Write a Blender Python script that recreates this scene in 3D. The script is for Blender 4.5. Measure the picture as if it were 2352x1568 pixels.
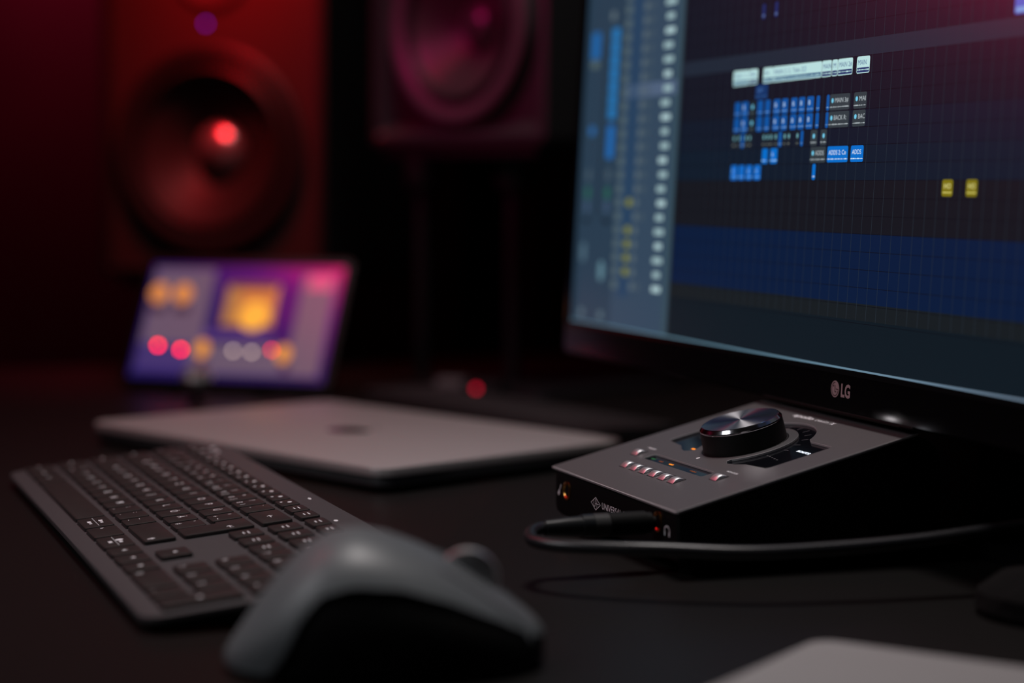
import bpy, math, random
from mathutils import Vector, Matrix, Euler

for o in list(bpy.data.objects):
    bpy.data.objects.remove(o, do_unlink=True)
sc = bpy.context.scene
col = sc.collection
random.seed(7)
MM = 0.001

# ------------------------------------------------------------------ camera
cam_data = bpy.data.cameras.new('camera')
cam_data.sensor_width = 36.0
cam_data.lens = 69.8
cam_data.clip_start = 0.02
cam_data.dof.use_dof = True
cam_data.dof.focus_distance = 0.983
cam_data.dof.aperture_fstop = 3.1
cam = bpy.data.objects.new('camera', cam_data)
col.objects.link(cam)
PITCH, ROLL = 0.0774, 0.0073
fw = Vector((0, math.cos(PITCH), -math.sin(PITCH)))
up0 = Vector((0, math.sin(PITCH), math.cos(PITCH)))
rt0 = Vector((1, 0, 0))
rt = rt0 * math.cos(ROLL) + up0 * math.sin(ROLL)
up = up0 * math.cos(ROLL) - rt0 * math.sin(ROLL)
m = Matrix((rt, up, -fw)).transposed().to_4x4()
m.translation = Vector((0, 0, 0.1793))
cam.matrix_world = m
sc.camera = cam

# ------------------------------------------------------------------ world, light, exposure
w = bpy.data.worlds.new('dark_room'); sc.world = w
w.use_nodes = True
w.node_tree.nodes['Background'].inputs[0].default_value = (0.6, 0.7, 1.0, 1)
w.node_tree.nodes['Background'].inputs[1].default_value = 0.0006
sc.view_settings.view_transform = 'Standard'
sc.view_settings.look = 'None'
sc.view_settings.exposure = 0.0
sc.view_settings.gamma = 1.0
sc.view_settings.use_curve_mapping = False


def area(name, loc, target, size, power, color, spread=math.pi):
    d = bpy.data.lights.new(name, 'AREA')
    d.shape = 'DISK'; d.size = size; d.energy = power; d.color = color; d.spread = spread
    o = bpy.data.objects.new(name, d); col.objects.link(o)
    o.location = loc
    o.rotation_euler = (Vector(target) - Vector(loc)).to_track_quat('-Z', 'Y').to_euler()
    return o


area('ceiling_lamp', (-0.02, 1.12, 1.60), (0.0, 1.0, 0.0), 0.45, 3.45, (1.0, 0.93, 0.91), math.radians(95))
area('red_wall_lamp', (-0.30, 1.85, 0.57), (-0.29, 1.98, 0.33), 0.08, 0.66, (1.0, 0.002, 0.010), math.radians(95))
area('red_side_fill', (-0.72, 1.36, 1.00), (-0.08, 1.30, 0.0), 0.30, 0.34, (1.0, 0.03, 0.10), math.radians(80))  # added wide red fill, tints the laptop lid and keyboard
area('user_side_fill', (-0.85, 0.62, 0.85), (0.03, 1.02, 0.02), 0.40, 0.36, (0.95, 0.95, 1.0), math.radians(60))  # weak neutral fill added as room spill on the front lettering
area('pink_lamp', (-0.64, 1.46, 0.56), (0.26, 0.78, 0.38), 0.16, 0.12, (1.0, 0.03, 0.16), math.radians(48))
area('magenta_lamp', (-0.60, 1.36, 0.62), (-0.02, 1.72, 0.30), 0.10, 0.16, (1.0, 0.015, 0.25), math.radians(45))
area('red_wall_fill', (-0.50, 2.36, 0.62), (-0.57, 2.60, 0.30), 0.10, 1.3, (1.0, 0.02, 0.10))  # added unseen fill that reddens the wall beside the left speaker


# ------------------------------------------------------------------ materials
def lin(c):
    def f(v):
        v /= 255.0
        return v / 12.92 if v <= 0.04045 else ((v + 0.055) / 1.055) ** 2.4
    return (f(c[0]), f(c[1]), f(c[2]), 1.0)


def mat(name, color, rough=0.5, metal=0.0, spec=0.5, emit=None, es=1.0, noise=None, aniso=0.0, coat=0.0, bump=None):
    mt = bpy.data.materials.new(name)
    mt.use_nodes = True
    nt = mt.node_tree
    b = nt.nodes['Principled BSDF']
    b.inputs['Base Color'].default_value = (*color[:3], 1)
    b.inputs['Roughness'].default_value = rough
    b.inputs['Metallic'].default_value = metal
    b.inputs['Specular IOR Level'].default_value = spec
    if coat:
        b.inputs['Coat Weight'].default_value = coat
        b.inputs['Coat Roughness'].default_value = 0.08
    if emit:
        b.inputs['Emission Color'].default_value = (*emit[:3], 1)
        b.inputs['Emission Strength'].default_value = es
    tc = None
    if noise or bump:
        tc = nt.nodes.new('ShaderNodeTexCoord')
    if noise:
        scale, amt = noise
        n = nt.nodes.new('ShaderNodeTexNoise'); n.inputs['Scale'].default_value = scale
        n.inputs['Detail'].default_value = 4
        nt.links.new(tc.outputs['Object'], n.inputs['Vector'])
        r = nt.nodes.new('ShaderNodeMapRange')
        r.inputs['To Min'].default_value = 1 - amt; r.inputs['To Max'].default_value = 1 + amt
        nt.links.new(n.outputs['Fac'], r.inputs['Value'])
        v = nt.nodes.new('ShaderNodeVectorMath'); v.operation = 'SCALE'
        v.inputs[0].default_value = color[:3]
        nt.links.new(r.outputs['Result'], v.inputs['Scale'])
        nt.links.new(v.outputs['Vector'], b.inputs['Base Color'])
    if bump:
        scale, dist = bump
        n = nt.nodes.new('ShaderNodeTexNoise'); n.inputs['Scale'].default_value = scale
        nt.links.new(tc.outputs['Object'], n.inputs['Vector'])
        bp = nt.nodes.new('ShaderNodeBump'); bp.inputs['Strength'].default_value = 0.4
        bp.inputs['Distance'].default_value = dist
        nt.links.new(n.outputs['Fac'], bp.inputs['Height'])
        nt.links.new(bp.outputs['Normal'], b.inputs['Normal'])
    if aniso:
        b.inputs['Anisotropic'].default_value = aniso; b.inputs['Anisotropic Rotation'].default_value = 0.25
        tg = nt.nodes.new('ShaderNodeTangent'); tg.direction_type = 'RADIAL'; tg.axis = 'Z'
        nt.links.new(tg.outputs['Tangent'], b.inputs['Tangent'])
    return mt


def glow(name, rgb, strength=1.0, rough=0.42):
    return mat(name, (0.004, 0.004, 0.005), rough, 0, 0.5, lin(rgb), strength)


def desk_material():
    mt = mat('dark_desk', (0.005, 0.0042, 0.004), 0.42, 0, 0.32)
    nt = mt.node_tree; b = nt.nodes['Principled BSDF']
    tc = nt.nodes.new('ShaderNodeTexCoord')
    vo = nt.nodes.new('ShaderNodeTexVoronoi'); vo.inputs['Scale'].default_value = 95
    nt.links.new(tc.outputs['Object'], vo.inputs['Vector'])
    no = nt.nodes.new('ShaderNodeTexNoise'); no.inputs['Scale'].default_value = 9
    nt.links.new(tc.outputs['Object'], no.inputs['Vector'])
    lt = nt.nodes.new('ShaderNodeMath'); lt.operation = 'LESS_THAN'; lt.inputs[1].default_value = 0.018
    nt.links.new(vo.outputs['Distance'], lt.inputs[0])
    gt = nt.nodes.new('ShaderNodeMath'); gt.operation = 'GREATER_THAN'; gt.inputs[1].default_value = 0.52
    nt.links.new(no.outputs['Fac'], gt.inputs[0])
    mu = nt.nodes.new('ShaderNodeMath'); mu.operation = 'MULTIPLY'
    nt.links.new(lt.outputs[0], mu.inputs[0]); nt.links.new(gt.outputs[0], mu.inputs[1])
    mx = nt.nodes.new('ShaderNodeMix'); mx.data_type = 'RGBA'
    mx.inputs['A'].default_value = (0.0052, 0.0043, 0.0040, 1)
    mx.inputs['B'].default_value = (0.16, 0.15, 0.14, 1)
    nt.links.new(mu.outputs[0], mx.inputs['Factor'])
    nt.links.new(mx.outputs['Result'], b.inputs['Base Color'])
    return mt


M_DESK = desk_material()
M_WALL = mat('wall_paint', (0.032, 0.026, 0.028), 0.9, 0, 0.2, noise=(6, 0.15), bump=(90, 0.002))
M_FLOOR = mat('floor_wood', (0.02, 0.015, 0.012), 0.5, noise=(4, 0.3))
M_MATTBLACK = mat('matt_black', (0.006, 0.006, 0.006), 0.95, 0, 0.1, bump=(60, 0.01))
M_BLACK = mat('black_plastic', (0.004, 0.004, 0.0045), 0.5, 0, 0.35)
M_GLOSS = mat('gloss_black', (0.003, 0.003, 0.0035), 0.13, 0, 0.25)
M_RUBBER = mat('black_rubber', (0.003, 0.003, 0.003), 0.6, 0, 0.18)
M_PLATE = mat('interface_grey_metal', (0.15, 0.14, 0.145), 0.46, 0.55, 0.5, noise=(900, 0.06))
M_PLATE_EDGE = mat('interface_bright_edge', (0.55, 0.54, 0.55), 0.4, 0.25, 0.5)
M_BODY = mat('interface_black_body', (0.003, 0.003, 0.0035), 0.5, 0, 0.25)
M_CHROME = mat('satin_chrome', (0.9, 0.9, 0.92), 0.42, 1.0)
M_BRUSH = mat('brushed_knob_top', (0.75, 0.74, 0.77), 0.25, 1.0, aniso=0.93)
M_KNOBEDGE = mat('polished_bevel', (0.7, 0.7, 0.74), 0.12, 1.0)
M_KNOBBLACK = mat('knob_black_skirt', (0.0035, 0.0035, 0.0035), 0.5, 0, 0.3)
M_GLASS = mat('smoked_window', (0.0035, 0.004, 0.006), 0.14, 0, 0.5)
M_WHITE = mat('white_print', (0.88, 0.89, 0.92), 0.6)
M_GREYP = mat('grey_print', (0.30, 0.29, 0.31), 0.6)
M_DIMP = mat('dim_print', (0.05, 0.05, 0.055), 0.6)
M_GOLD = mat('gold_contact', (0.75, 0.38, 0.10), 0.28, 1.0)
M_LIT = glow('lit_white', (235, 243, 255), 1.6)
M_ORANGE = glow('lit_orange', (255, 140, 30), 1.5)
M_DIMORANGE = glow('dim_orange', (150, 75, 30), 0.6)
M_GREEN = glow('lit_green', (40, 110, 60), 0.8)
M_KB = mat('keyboard_graphite_plate', (0.075, 0.070, 0.074), 0.5, 0.2, 0.4, noise=(300, 0.08))
M_KBSIDE = mat('keyboard_side', (0.012, 0.011, 0.013), 0.5, 0, 0.3)
M_KEY = mat('keycap_charcoal', (0.024, 0.020, 0.0195), 0.46, 0, 0.42, noise=(140, 0.2))
M_LEGEND = mat('keycap_legend', (0.85, 0.86, 0.9), 0.6)
M_ALU = mat('laptop_aluminium', (0.50, 0.46, 0.46), 0.46, 0.6, 0.5)
M_ALUSIDE = mat('laptop_side', (0.10, 0.10, 0.105), 0.42, 0.7, 0.5)
M_LOGO = mat('laptop_badge', (0.02, 0.02, 0.02), 0.2, 0.5)
M_MOUSE = mat('mouse_graphite', (0.15, 0.165, 0.175), 0.42, 0.0, 0.5)
M_PALE = mat('pale_grey_shell', (0.34, 0.34, 0.34), 0.6, 0, 0.3)
M_CABLE = mat('cable_sheath', (0.016, 0.016, 0.018), 0.33, 0, 0.5)
M_CAB = mat('speaker_cabinet', (0.016, 0.015, 0.016), 0.5, 0, 0.45)
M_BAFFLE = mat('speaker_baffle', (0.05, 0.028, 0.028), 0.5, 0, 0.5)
M_RING = mat('speaker_trim_ring', (0.011, 0.009, 0.010), 0.55, 0, 0.5)
M_SURR = mat('rubber_surround', (0.012, 0.012, 0.012), 0.5, 0, 0.4)
M_CONE = mat('speaker_cone', (0.022, 0.020, 0.019), 0.48, 0, 0.5)
M_CONE2 = mat('matt_cone', (0.045, 0.040, 0.038), 0.33, 0, 0.5)
M_CAP = mat('silver_dust_cap', (0.55, 0.53, 0.55), 0.30, 0.8)
M_STEEL = mat('black_steel', (0.014, 0.015, 0.017), 0.45, 0.4, 0.5)
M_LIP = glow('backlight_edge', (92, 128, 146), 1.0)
M_SILVER = mat('silver_shell', (0.55, 0.55, 0.56), 0.35, 0.8)
M_DARKGREY = mat('dark_grey_cloth_cover', (0.028, 0.024, 0.026), 0.7, 0, 0.2)
M_REDLED = glow('red_led', (255, 20, 60), 1.6)


# ------------------------------------------------------------------ mesh helpers (all in millimetres)
class MB:
    def __init__(self):
        self.v = []; self.f = []; self.m = []; self.s = []; self.T = None

    def add(self, verts, faces, mi=0, smooth=False):
        b = len(self.v)
        if self.T is not None:
            verts = [tuple(self.T @ Vector(p)) for p in verts]
        self.v += [tuple(p) for p in verts]
        for f in faces:
            self.f.append(tuple(i + b for i in f)); self.m.append(mi); self.s.append(smooth)
        return self

    def box(self, x0, x1, y0, y1, z0, z1, mi=0):
        v = [(x0, y0, z0), (x1, y0, z0), (x1, y1, z0), (x0, y1, z0), (x0, y0, z1), (x1, y0, z1), (x1, y1, z1), (x0, y1, z1)]
        f = [(0, 3, 2, 1), (4, 5, 6, 7), (0, 1, 5, 4), (1, 2, 6, 5), (2, 3, 7, 6), (3, 0, 4, 7)]
        return self.add(v, f, mi)

    def loft(self, rings, mi=0, smooth=True, cap0=True, cap1=True, closed=True):
        n = len(rings[0]); v = [p for r in rings for p in r]; f = []
        for k in range(len(rings) - 1):
            for i in range(n if closed else n - 1):
                j = (i + 1) % n
                f.append((k * n + i, k * n + j, (k + 1) * n + j, (k + 1) * n + i))
        if cap0: f.append(tuple(reversed(range(n))))
        if cap1: f.append(tuple((len(rings) - 1) * n + i for i in range(n)))
        return self.add(v, f, mi, smooth)

    def prism(self, poly, z0, z1, ch=0.0, mi=0, ch_bottom=0.0, inset=None):
        def ins(d):
            if d <= 0: return poly
            n = len(poly); out = []
            for i in range(n):
                a = Vector(poly[i - 1]); b = Vector(poly[i]); c = Vector(poly[(i + 1) % n])
                e1 = (b - a).normalized(); e2 = (c - b).normalized()
                nn = Vector((-e1.y - e2.y, e1.x + e2.x))
                if nn.length < 1e-6: nn = Vector((-e1.y, e1.x))
                nn.normalize()
                k = d / max(0.35, nn.dot(Vector((-e1.y, e1.x))))
                out.append((b.x + nn.x * k, b.y + nn.y * k))
            return out
        rings = []
        if ch_bottom > 0:
            rings.append([(x, y, z0) for x, y in ins(ch_bottom)])
            rings.append([(x, y, z0 + ch_bottom) for x, y in poly])
        else:
            rings.append([(x, y, z0) for x, y in poly])
        if ch > 0:
            rings.append([(x, y, z1 - ch) for x, y in poly])
            rings.append([(x, y, z1 - ch * 0.3) for x, y in ins(ch * 0.3)])
            rings.append([(x, y, z1) for x, y in ins(ch)])
        else:
            rings.append([(x, y, z1) for x, y in poly])
        return self.loft(rings, mi, smooth=True)

    def lathe(self, prof, n=64, mi=0, cx=0, cy=0, axis='Z', cap0=True, cap1=True, smooth=True):
        rings = []
        for r, z in prof:
            ring = []
            for i in range(n):
                a = 2 * math.pi * i / n
                if axis == 'Z': ring.append((cx + r * math.cos(a), cy + r * math.sin(a), z))
                else: ring.append((cx + r * math.cos(a), -z, cy + r * math.sin(a)))   # axis -Y (towards the front)
            rings.append(ring)
        return self.loft(rings, mi, smooth, cap0, cap1)

    def tube(self, pts, r, n=16, mi=0):
        P = [Vector(p) for p in pts]; rings = []
        rad = r if isinstance(r, (list, tuple)) else [r] * len(P)
        prev = None
        for i, p in enumerate(P):
            t = (P[min(i + 1, len(P) - 1)] - P[max(i - 1, 0)]).normalized()
            if prev is None:
                a = Vector((0, 0, 1)) if abs(t.z) < 0.9 else Vector((1, 0, 0))
                u = t.cross(a).normalized()
            else:
                u = (prev - t * prev.dot(t)).normalized()
            prev = u; v = t.cross(u)
            rings.append([tuple(p + (u * math.cos(2 * math.pi * k / n) + v * math.sin(2 * math.pi * k / n)) * rad[i]) for k in range(n)])
        return self.loft(rings, mi, True)

    def build(self, name, mats, parent=None, loc=None, rot=None, angle=32):
        me = bpy.data.meshes.new(name)
        me.from_pydata([(x * MM, y * MM, z * MM) for x, y, z in self.v], [], self.f)
        if not isinstance(mats, (list, tuple)): mats = [mats]
        for mt in mats: me.materials.append(mt)
        me.polygons.foreach_set('material_index', self.m)
        me.polygons.foreach_set('use_smooth', self.s)
        me.update()
        if any(self.s): me.set_sharp_from_angle(angle=math.radians(angle))
        o = bpy.data.objects.new(name, me); col.objects.link(o)
        if parent is not None: o.parent = parent
        if loc: o.location = [c * MM for c in loc]
        if rot: o.rotation_euler = rot
        return o


def rrect(x0, x1, y0, y1, r, n=6):
    if not isinstance(r, (list, tuple)): r = [r] * 4
    out = []
    for k, (cx, cy, a0) in enumerate(((x0 + r[0], y0 + r[0], 180), (x1 - r[1], y0 + r[1], 270), (x1 - r[2], y1 - r[2], 0), (x0 + r[3], y1 - r[3], 90))):
        for i in range(n + 1):
            a = math.radians(a0 + 90 * i / n)
            out.append((cx + r[k] * math.cos(a), cy + r[k] * math.sin(a)))
    return out


def tag(o, label=None, cat=None, group=None, kind=None):
    if label: o['label'] = label
    if cat: o['category'] = cat
    if group: o['group'] = group
    if kind: o['kind'] = kind
    return o


def thing(name, label, cat, loc=(0, 0, 0), yaw=0.0, group=None):
    o = bpy.data.objects.new(name, None)
    o.empty_display_size = 0.02
    col.objects.link(o)
    o.location = [c * MM for c in loc]; o.rotation_euler = (0, 0, yaw)
    return tag(o, label, cat, group)


_txt = {}
def text2d(s, size=1.0, shear=0.0, spacing=1.0, bold=0.0):
    key = (s, shear, spacing, bold)
    if key not in _txt:
        cu = bpy.data.curves.new('glyphs', 'FONT')
        cu.body = s; cu.size = 1.0; cu.shear = shear; cu.space_character = spacing; cu.resolution_u = 3
        cu.offset = bold
        ob = bpy.data.objects.new('glyphs', cu); col.objects.link(ob)
        dg = bpy.context.evaluated_depsgraph_get()
        me = bpy.data.meshes.new_from_object(ob.evaluated_get(dg))
        _txt[key] = ([tuple(v.co) for v in me.vertices], [tuple(p.vertices) for p in me.polygons])
        bpy.data.objects.remove(ob, do_unlink=True); bpy.data.curves.remove(cu); bpy.data.meshes.remove(me)
    vs, fs = _txt[key]
    if not vs: return [], [], 0, 0
    xs = [v[0] for v in vs]; ys = [v[1] for v in vs]
    return vs, fs, max(xs), max(ys)


def put_text(mb, s, x, y, z, h=None, width=None, mi=0, shear=0.0, center=False, T=None, bold=0.0, spacing=1.0):
    """flat lettering in the local XY plane; h = capital height, width squeezes the line"""
    vs, fs, wx, hy = text2d(s, shear=shear, bold=bold, spacing=spacing)
    if not vs: return
    sy = h / 0.70
    sx = (width / wx) if width else sy
    ox = -wx * sx / 2 if center else 0
    pts = [(x + ox + v[0] * sx, y + v[1] * sy, z) for v in vs]
    if T: pts = [T(p) for p in pts]
    mb.add(pts, fs, mi)


# ------------------------------------------------------------------ the room
YAW = -1.202            # direction in which the desk, keyboard and monitor run
def room_box(name, u0, u1, v0, v1, z0, z1, mt, kind='structure'):
    o = MB().box(u0, u1, v0, v1, z0, z1).build(name, mt)
    o.rotation_euler = (0, 0, YAW)
    return tag(o, kind=kind)


room_box('floor', -2700, 2300, -2300, 1450, -790, -740, M_FLOOR)
room_box('wall_back', -2700, 2300, 1350, 1450, -740, 1800, M_WALL)
room_box('wall_left', -2700, -2600, -2300, 1350, -740, 1800, M_WALL)
room_box('ceiling', -2700, 2300, -2300, 1450, 1800, 1850, M_WALL)

pan = thing('dark_wall_sheet', 'black sheet added to darken the wall behind the left loudspeaker', 'dark sheet', (0, 0, 0), YAW, 'added black sheets on the wall')
MB().box(-2599, -2540, 555, 905, -300, 1500).build('black_sheet', M_MATTBLACK, pan)  # added matt black sheet standing in for the unlit wall
pan2 = thing('dark_wall_sheet', 'black sheet added to darken the wall behind the double-post stand and monitor', 'dark sheet', (0, 0, 0), YAW, 'added black sheets on the wall')
MB().box(-2599, -2540, 1005, 1345, -300, 1500).build('black_sheet', M_MATTBLACK, pan2)  # second added sheet for the unlit wall, bare strip left between

desk = thing('desk', 'wide black-brown desk carrying the keyboard, laptop, monitor and audio interface', 'desk', (0, 0, -740), YAW)
d = MB(); d.prism(rrect(-1975, -120, -140, 930, 12), 708, 740, 1.5, 0, 1.5)
d.build('desktop', M_DESK, desk)
for (u, v) in ((-1900, -70), (-1900, 860), (-200, -70), (-200, 860)):
    MB().box(u - 30, u + 30, v - 30, v + 30, 0, 708).build('leg', M_BLACK, desk)


# ------------------------------------------------------------------ keyboard
KT = 0.09853
kb = thing('computer_keyboard', 'slim dark graphite full-size keyboard with low square keys, left of the mouse', 'keyboard', (-189.63, 916.85, 0), YAW)
ct, st_ = math.cos(KT), math.sin(KT)
def kz(y, off=0.0): return 10.0 + y * st_ + off * ct
plate = rrect(-286, 145, -9.6, 120.3, 11, 8)
p = MB()
def kpt(x, y, off): return (x, y * ct - off * st_, 10.0 + y * st_ + off * ct)
def kins(d): return rrect(-286 + d, 145 - d, -9.6 + d, 120.3 - d, 11 - d, 8)
p.loft([[kpt(x, y, -5.2) for x, y in kins(0.6)], [kpt(x, y, -4.6) for x, y in kins(0)], [kpt(x, y, -2.7) for x, y in kins(0)],
        [kpt(x, y, -2.2) for x, y in kins(0.25)], [kpt(x, y, -2.0) for x, y in kins(0.8)]], 0, True)
p.build('top_plate', M_KB, kb)
b = MB()
def side_ring(d, z, r=10): return [(x, y * ct, z if z is not None else kz(y, -5.1)) for x, y in rrect(-286 + d, 145 - d, -9.6 + d, 120.3 - d, r - 2, 8)]
b.loft([side_ring(7, 0.3), side_ring(2.2, None)], 0, True)
b.build('base_shell', M_KBSIDE, kb)

def legend(mb, s, w, h):
    """tiny printed marks: s is text or a drawn sign"""
    z = 0.02
    if s == '': return
    cx, cy = w / 2, h / 2
    def bar(x0, x1, y0, y1): mb.add([(x0, y0, z), (x1, y0, z), (x1, y1, z), (x0, y1, z)], [(0, 1, 2, 3)], 1)
    def disc(x, y, r, rx=None):
        rx = rx or r
        mb.add([(x + rx * math.cos(a * math.pi / 6), y + r * math.sin(a * math.pi / 6), z) for a in range(12)], [tuple(range(12))], 1)
    if s.startswith('@'):
        k = s[1:]
        if k == 'up': mb.add([(cx - 1.6, cy, z), (cx + 1.6, cy, z), (cx, cy + 2.2, z)], [(0, 1, 2)], 1)
        elif k == 'down': mb.add([(cx - 1.6, cy + 1.2, z), (cx + 1.6, cy + 1.2, z), (cx, cy - 1.0, z)], [(0, 2, 1)], 1)
        elif k == 'left': mb.add([(cx + 1.2, cy - 1.4, z), (cx + 1.2, cy + 1.6, z), (cx - 1.2, cy, z)], [(0, 1, 2)], 1)
        elif k == 'right': mb.add([(cx - 1.2, cy - 1.4, z), (cx + 1.4, cy, z), (cx - 1.2, cy + 1.6, z)], [(0, 1, 2)], 1)
        elif k == 'arrow':   # long arrow to the left
            bar(cx - 2, cx + 3, cy - 0.25, cy + 0.25)
            mb.add([(cx - 2.4, cy, z), (cx - 0.6, cy - 1.5, z), (cx - 0.2, cy - 1.2, z), (cx - 1.5, cy, z), (cx - 0.2, cy + 1.2, z), (cx - 0.6, cy + 1.5, z)], [(0, 1, 2, 3), (0, 3, 4, 5)], 1)
        elif k == 'enter':
            x = w - 6; y = h * 0.68
            bar(x - 2, x + 2.6, y - 0.25, y + 0.25); bar(x + 2.2, x + 2.6, y, y + 1.6)
            mb.add([(x - 2.4, y, z), (x - 0.6, y - 1.5, z), (x - 0.2, y - 1.2, z), (x - 1.5, y, z), (x - 0.2, y + 1.2, z), (x - 0.6, y + 1.5, z)], [(0, 1, 2, 3), (0, 3, 4, 5)], 1)
        elif k == 'shift':
            x = w - 5; y = 3.2
            mb.add([(x - 1.6, y + 1, z), (x, y + 3, z), (x + 1.6, y + 1, z), (x + 0.7, y + 1, z), (x + 0.7, y - 0.8, z), (x - 0.7, y - 0.8, z), (x - 0.7, y + 1, z)], [(0, 6, 5, 4, 3, 2, 1)], 1)
        elif k == 'disc': disc(cx - 2, cy + 2.2, 1.9); bar(cx + 1.4, cx + 4.6, cy + 1.4, cy + 3.0); bar(2, w - 2, cy - 0.1, cy + 0.1); bar(cx - 1, cx + 3, cy - 3.4, cy - 1.6)
        elif k == 'two': bar(cx - 3.6, cx - 0.4, cy + 1.8, cy + 3.8); bar(cx + 1, cx + 4.4, cy + 2, cy + 3.4); bar(2, w - 2, cy - 0.1, cy + 0.1); bar(cx - 3.6, cx + 0.4, cy - 3.8, cy - 2.0); bar(cx + 2, cx + 4.4, cy - 3.6, cy - 2.2)
        elif k == 'fn': disc(cx, cy + 1.3, 1.1, 1.5); bar(cx - 3.6, cx - 2.0, cy - 3.0, cy - 1.8)
        elif k == 'dot': disc(cx, cy, 1.1)
        elif k == 'word': bar(cx - 2.6, cx + 2.6, cy + 0.8, cy + 1.4); bar(cx - 1.8, cx + 2.0, cy - 1.6, cy - 0.9)
        return
    if len(s) == 1:
        put_text(mb, s, 3.4, h - 8.4, z, 4.0, None, 1, bold=0.004)
    elif s[0] == '|':      # two stacked signs plus one at the right
        a = s[1:]
        put_text(mb, a[0], 2.8, 2.4, z, 3.2, None, 1, bold=0.004)
        if len(a) > 1: put_text(mb, a[1], 2.8, h - 6.0, z, 3.0, None, 1, bold=0.004)
        if len(a) > 2: put_text(mb, a[2], w - 5.8, 2.4, z, 3.0, None, 1, bold=0.008)
    else:
        put_text(mb, s, 2.6, h * 0.5 - 0.9, z, 1.9, None, 1, bold=0.01)


def keycap(x0, x1, y, h=15.2, s='', poly=None):
    w = x1 - x0
    mb = MB()
    pl = poly or rrect(0, w, 0, h, 1.5, 3)
    mb.prism(pl, -1.9, 0, 0.55)
    # a shallow scooped look: thin bright bevel comes from the chamfer; legend is printed on top
    legend(mb, s, w, h)
    mb.build('keycap', [M_KEY, M_LEGEND], kb, kpt(x0, y, 0.0), (KT, 0, 0), 25)


G = 2.6
# function row
fl = ['Esc'] + ['@fn'] * 12 + ['@word', '@word']
edges = [0.3 - 18.62 * k for k in range(16)][::-1]
for i in range(15): keycap(edges[i] + G, edges[i + 1], 95, 9.8, fl[i] if i else 'esc')
for i, x in enumerate((4, 24.2, 44.2)): keycap(x + G - 0.6, x + 19.4, 94.6, 9.8, '@word')
for i in range(4): keycap(64.4 + 19.4 * i + G, 83.4 + 19.4 * i, 94.6, 9.8, '@dot')
# number row
nr = ['|^°', '|1!', '|2"', '|3§', '|4$', '|5%', '|6&', '|7/{', '|8([', '|9)]', '|0=}', '|ß?\\', "|´`"]
right = -34.0
for k in range(13):
    x1 = right - 18.45 * (12 - k)
    keycap(x1 - 18.45 + G if k else -280, x1, 76, 15.2, nr[k])
keycap(-34 + G, -0.6, 76, 15.2, '@arrow')
# upper letter row
tr = ['Q', 'W', 'E', 'R', 'T', 'Z', 'U', 'I', 'O', 'P', 'Ü', '|+*~']
for k in range(12):
    x1 = -24.9 - 18.5 * (11 - k)
    keycap(x1 - 18.5 + G, x1, 57, 15.2, tr[k])
keycap(-280, -24.9 - 18.5 * 12, 57, 15.2, 'tab')
# home row
hr = ['A', 'S', 'D', 'F', 'G', 'H', 'J', 'K', 'L', 'Ö', 'Ä', "|#'"]
for k in range(12):
    x1 = -20.2 - 18.55 * (11 - k)
    keycap(x1 - 18.55 + G, x1, 38, 15.2, hr[k])
keycap(-280, -20.2 - 18.55 * 12, 38, 15.2, 'caps')
keycap(-22.3, -0.3, 38, 34.2, '@enter', poly=[(4.7, 0), (20.5, 0), (21.6, 0.5), (22, 1.5), (22, 32.7), (21.6, 33.8), (20.5, 34.2), (1.5, 34.2), (0.4, 33.8), (0, 32.7), (0, 20.5), (0.6, 19.4), (3.4, 19), (3.4, 1.4), (3.8, 0.4)])
# lower letter row
lr = ['|<>', 'Y', 'X', 'C', 'V', 'B', 'N', 'M', '|,;', '|.:', '|-_']
for k in range(11):
    x1 = -48.5 - 18.8 * (10 - k)
    keycap(x1 - 18.8 + G, x1, 19, 15.2, lr[k])
keycap(-280, -48.5 - 18.8 * 11, 19, 15.2, 'shift')
keycap(-48.5 + G, -0.8, 19, 15.2, '@shift')
# bottom row
for a, c, s in ((-280, -259, 'ctrl'), (-259, -238, 'start'), (-238, -215, 'alt')): keycap(a + (G if a > -280 else 0), c, 0, 14.8, s)
keycap(-215 + G, -86.1, 0, 14.8, '')
keycap(-86.1 + G, -57, 0, 14.8, '@two')
keycap(-57 + G, -29, 0, 14.8, 'fn')
keycap(-29 + G, -0.5, 0, 14.8, '@disc')
keycap(-0.5 + G, 19.6, 0, 14.8, '@left'); keycap(19.6 + G, 39.8, 0, 14.8, '@down'); keycap(39.8 + G, 59.8, 0, 14.8, '@right')
keycap(24.0, 41.4, 18.7, 14.6, '@up')
# navigation block
for y in (57, 76):
    for i in range(3): keycap(4.4 + 19.6 * i + G, 22.6 + 19.6 * i, y, 14.6, '@word')
# number pad
keycap(60.6 + G, 99.6, 0, 14.8, '|0'); keycap(99.6 + G, 119.2, 0, 14.8, '|,')
keycap(119.2 + G, 138.8, 0, 34, '@dot')
for r, (y, row) in enumerate(((19, '123'), (38, '456'), (57, '789'))):
    for i in range(3): keycap(60.6 + G + 19.5 * i, 80.1 + 19.5 * i, y, 14.8, '|' + row[i])
keycap(119.2 + G, 138.8, 38, 34, '|+')
for i, s in enumerate(('|=', '|/', '|*', '|-')): keycap(60.6 + G + 19.5 * i, 80.1 + 19.5 * i, 76, 14.8, s)
# small flat white marks on the upper strip
def strip_mark(x, y, rx, ry):
    mk = MB(); mk.add([kpt(x + rx * math.cos(a * math.pi / 8), y + ry * math.sin(a * math.pi / 8), -1.95) for a in range(16)], [tuple(range(16))])
    mk.build('pale_mark', M_WHITE, kb)
strip_mark(-267, 111, 2.0, 2.0); strip_mark(-250, 110, 2.6, 1.4); strip_mark(-56, 114.5, 2.4, 0.7); strip_mark(10, 109.5, 2.0, 1.0)

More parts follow.
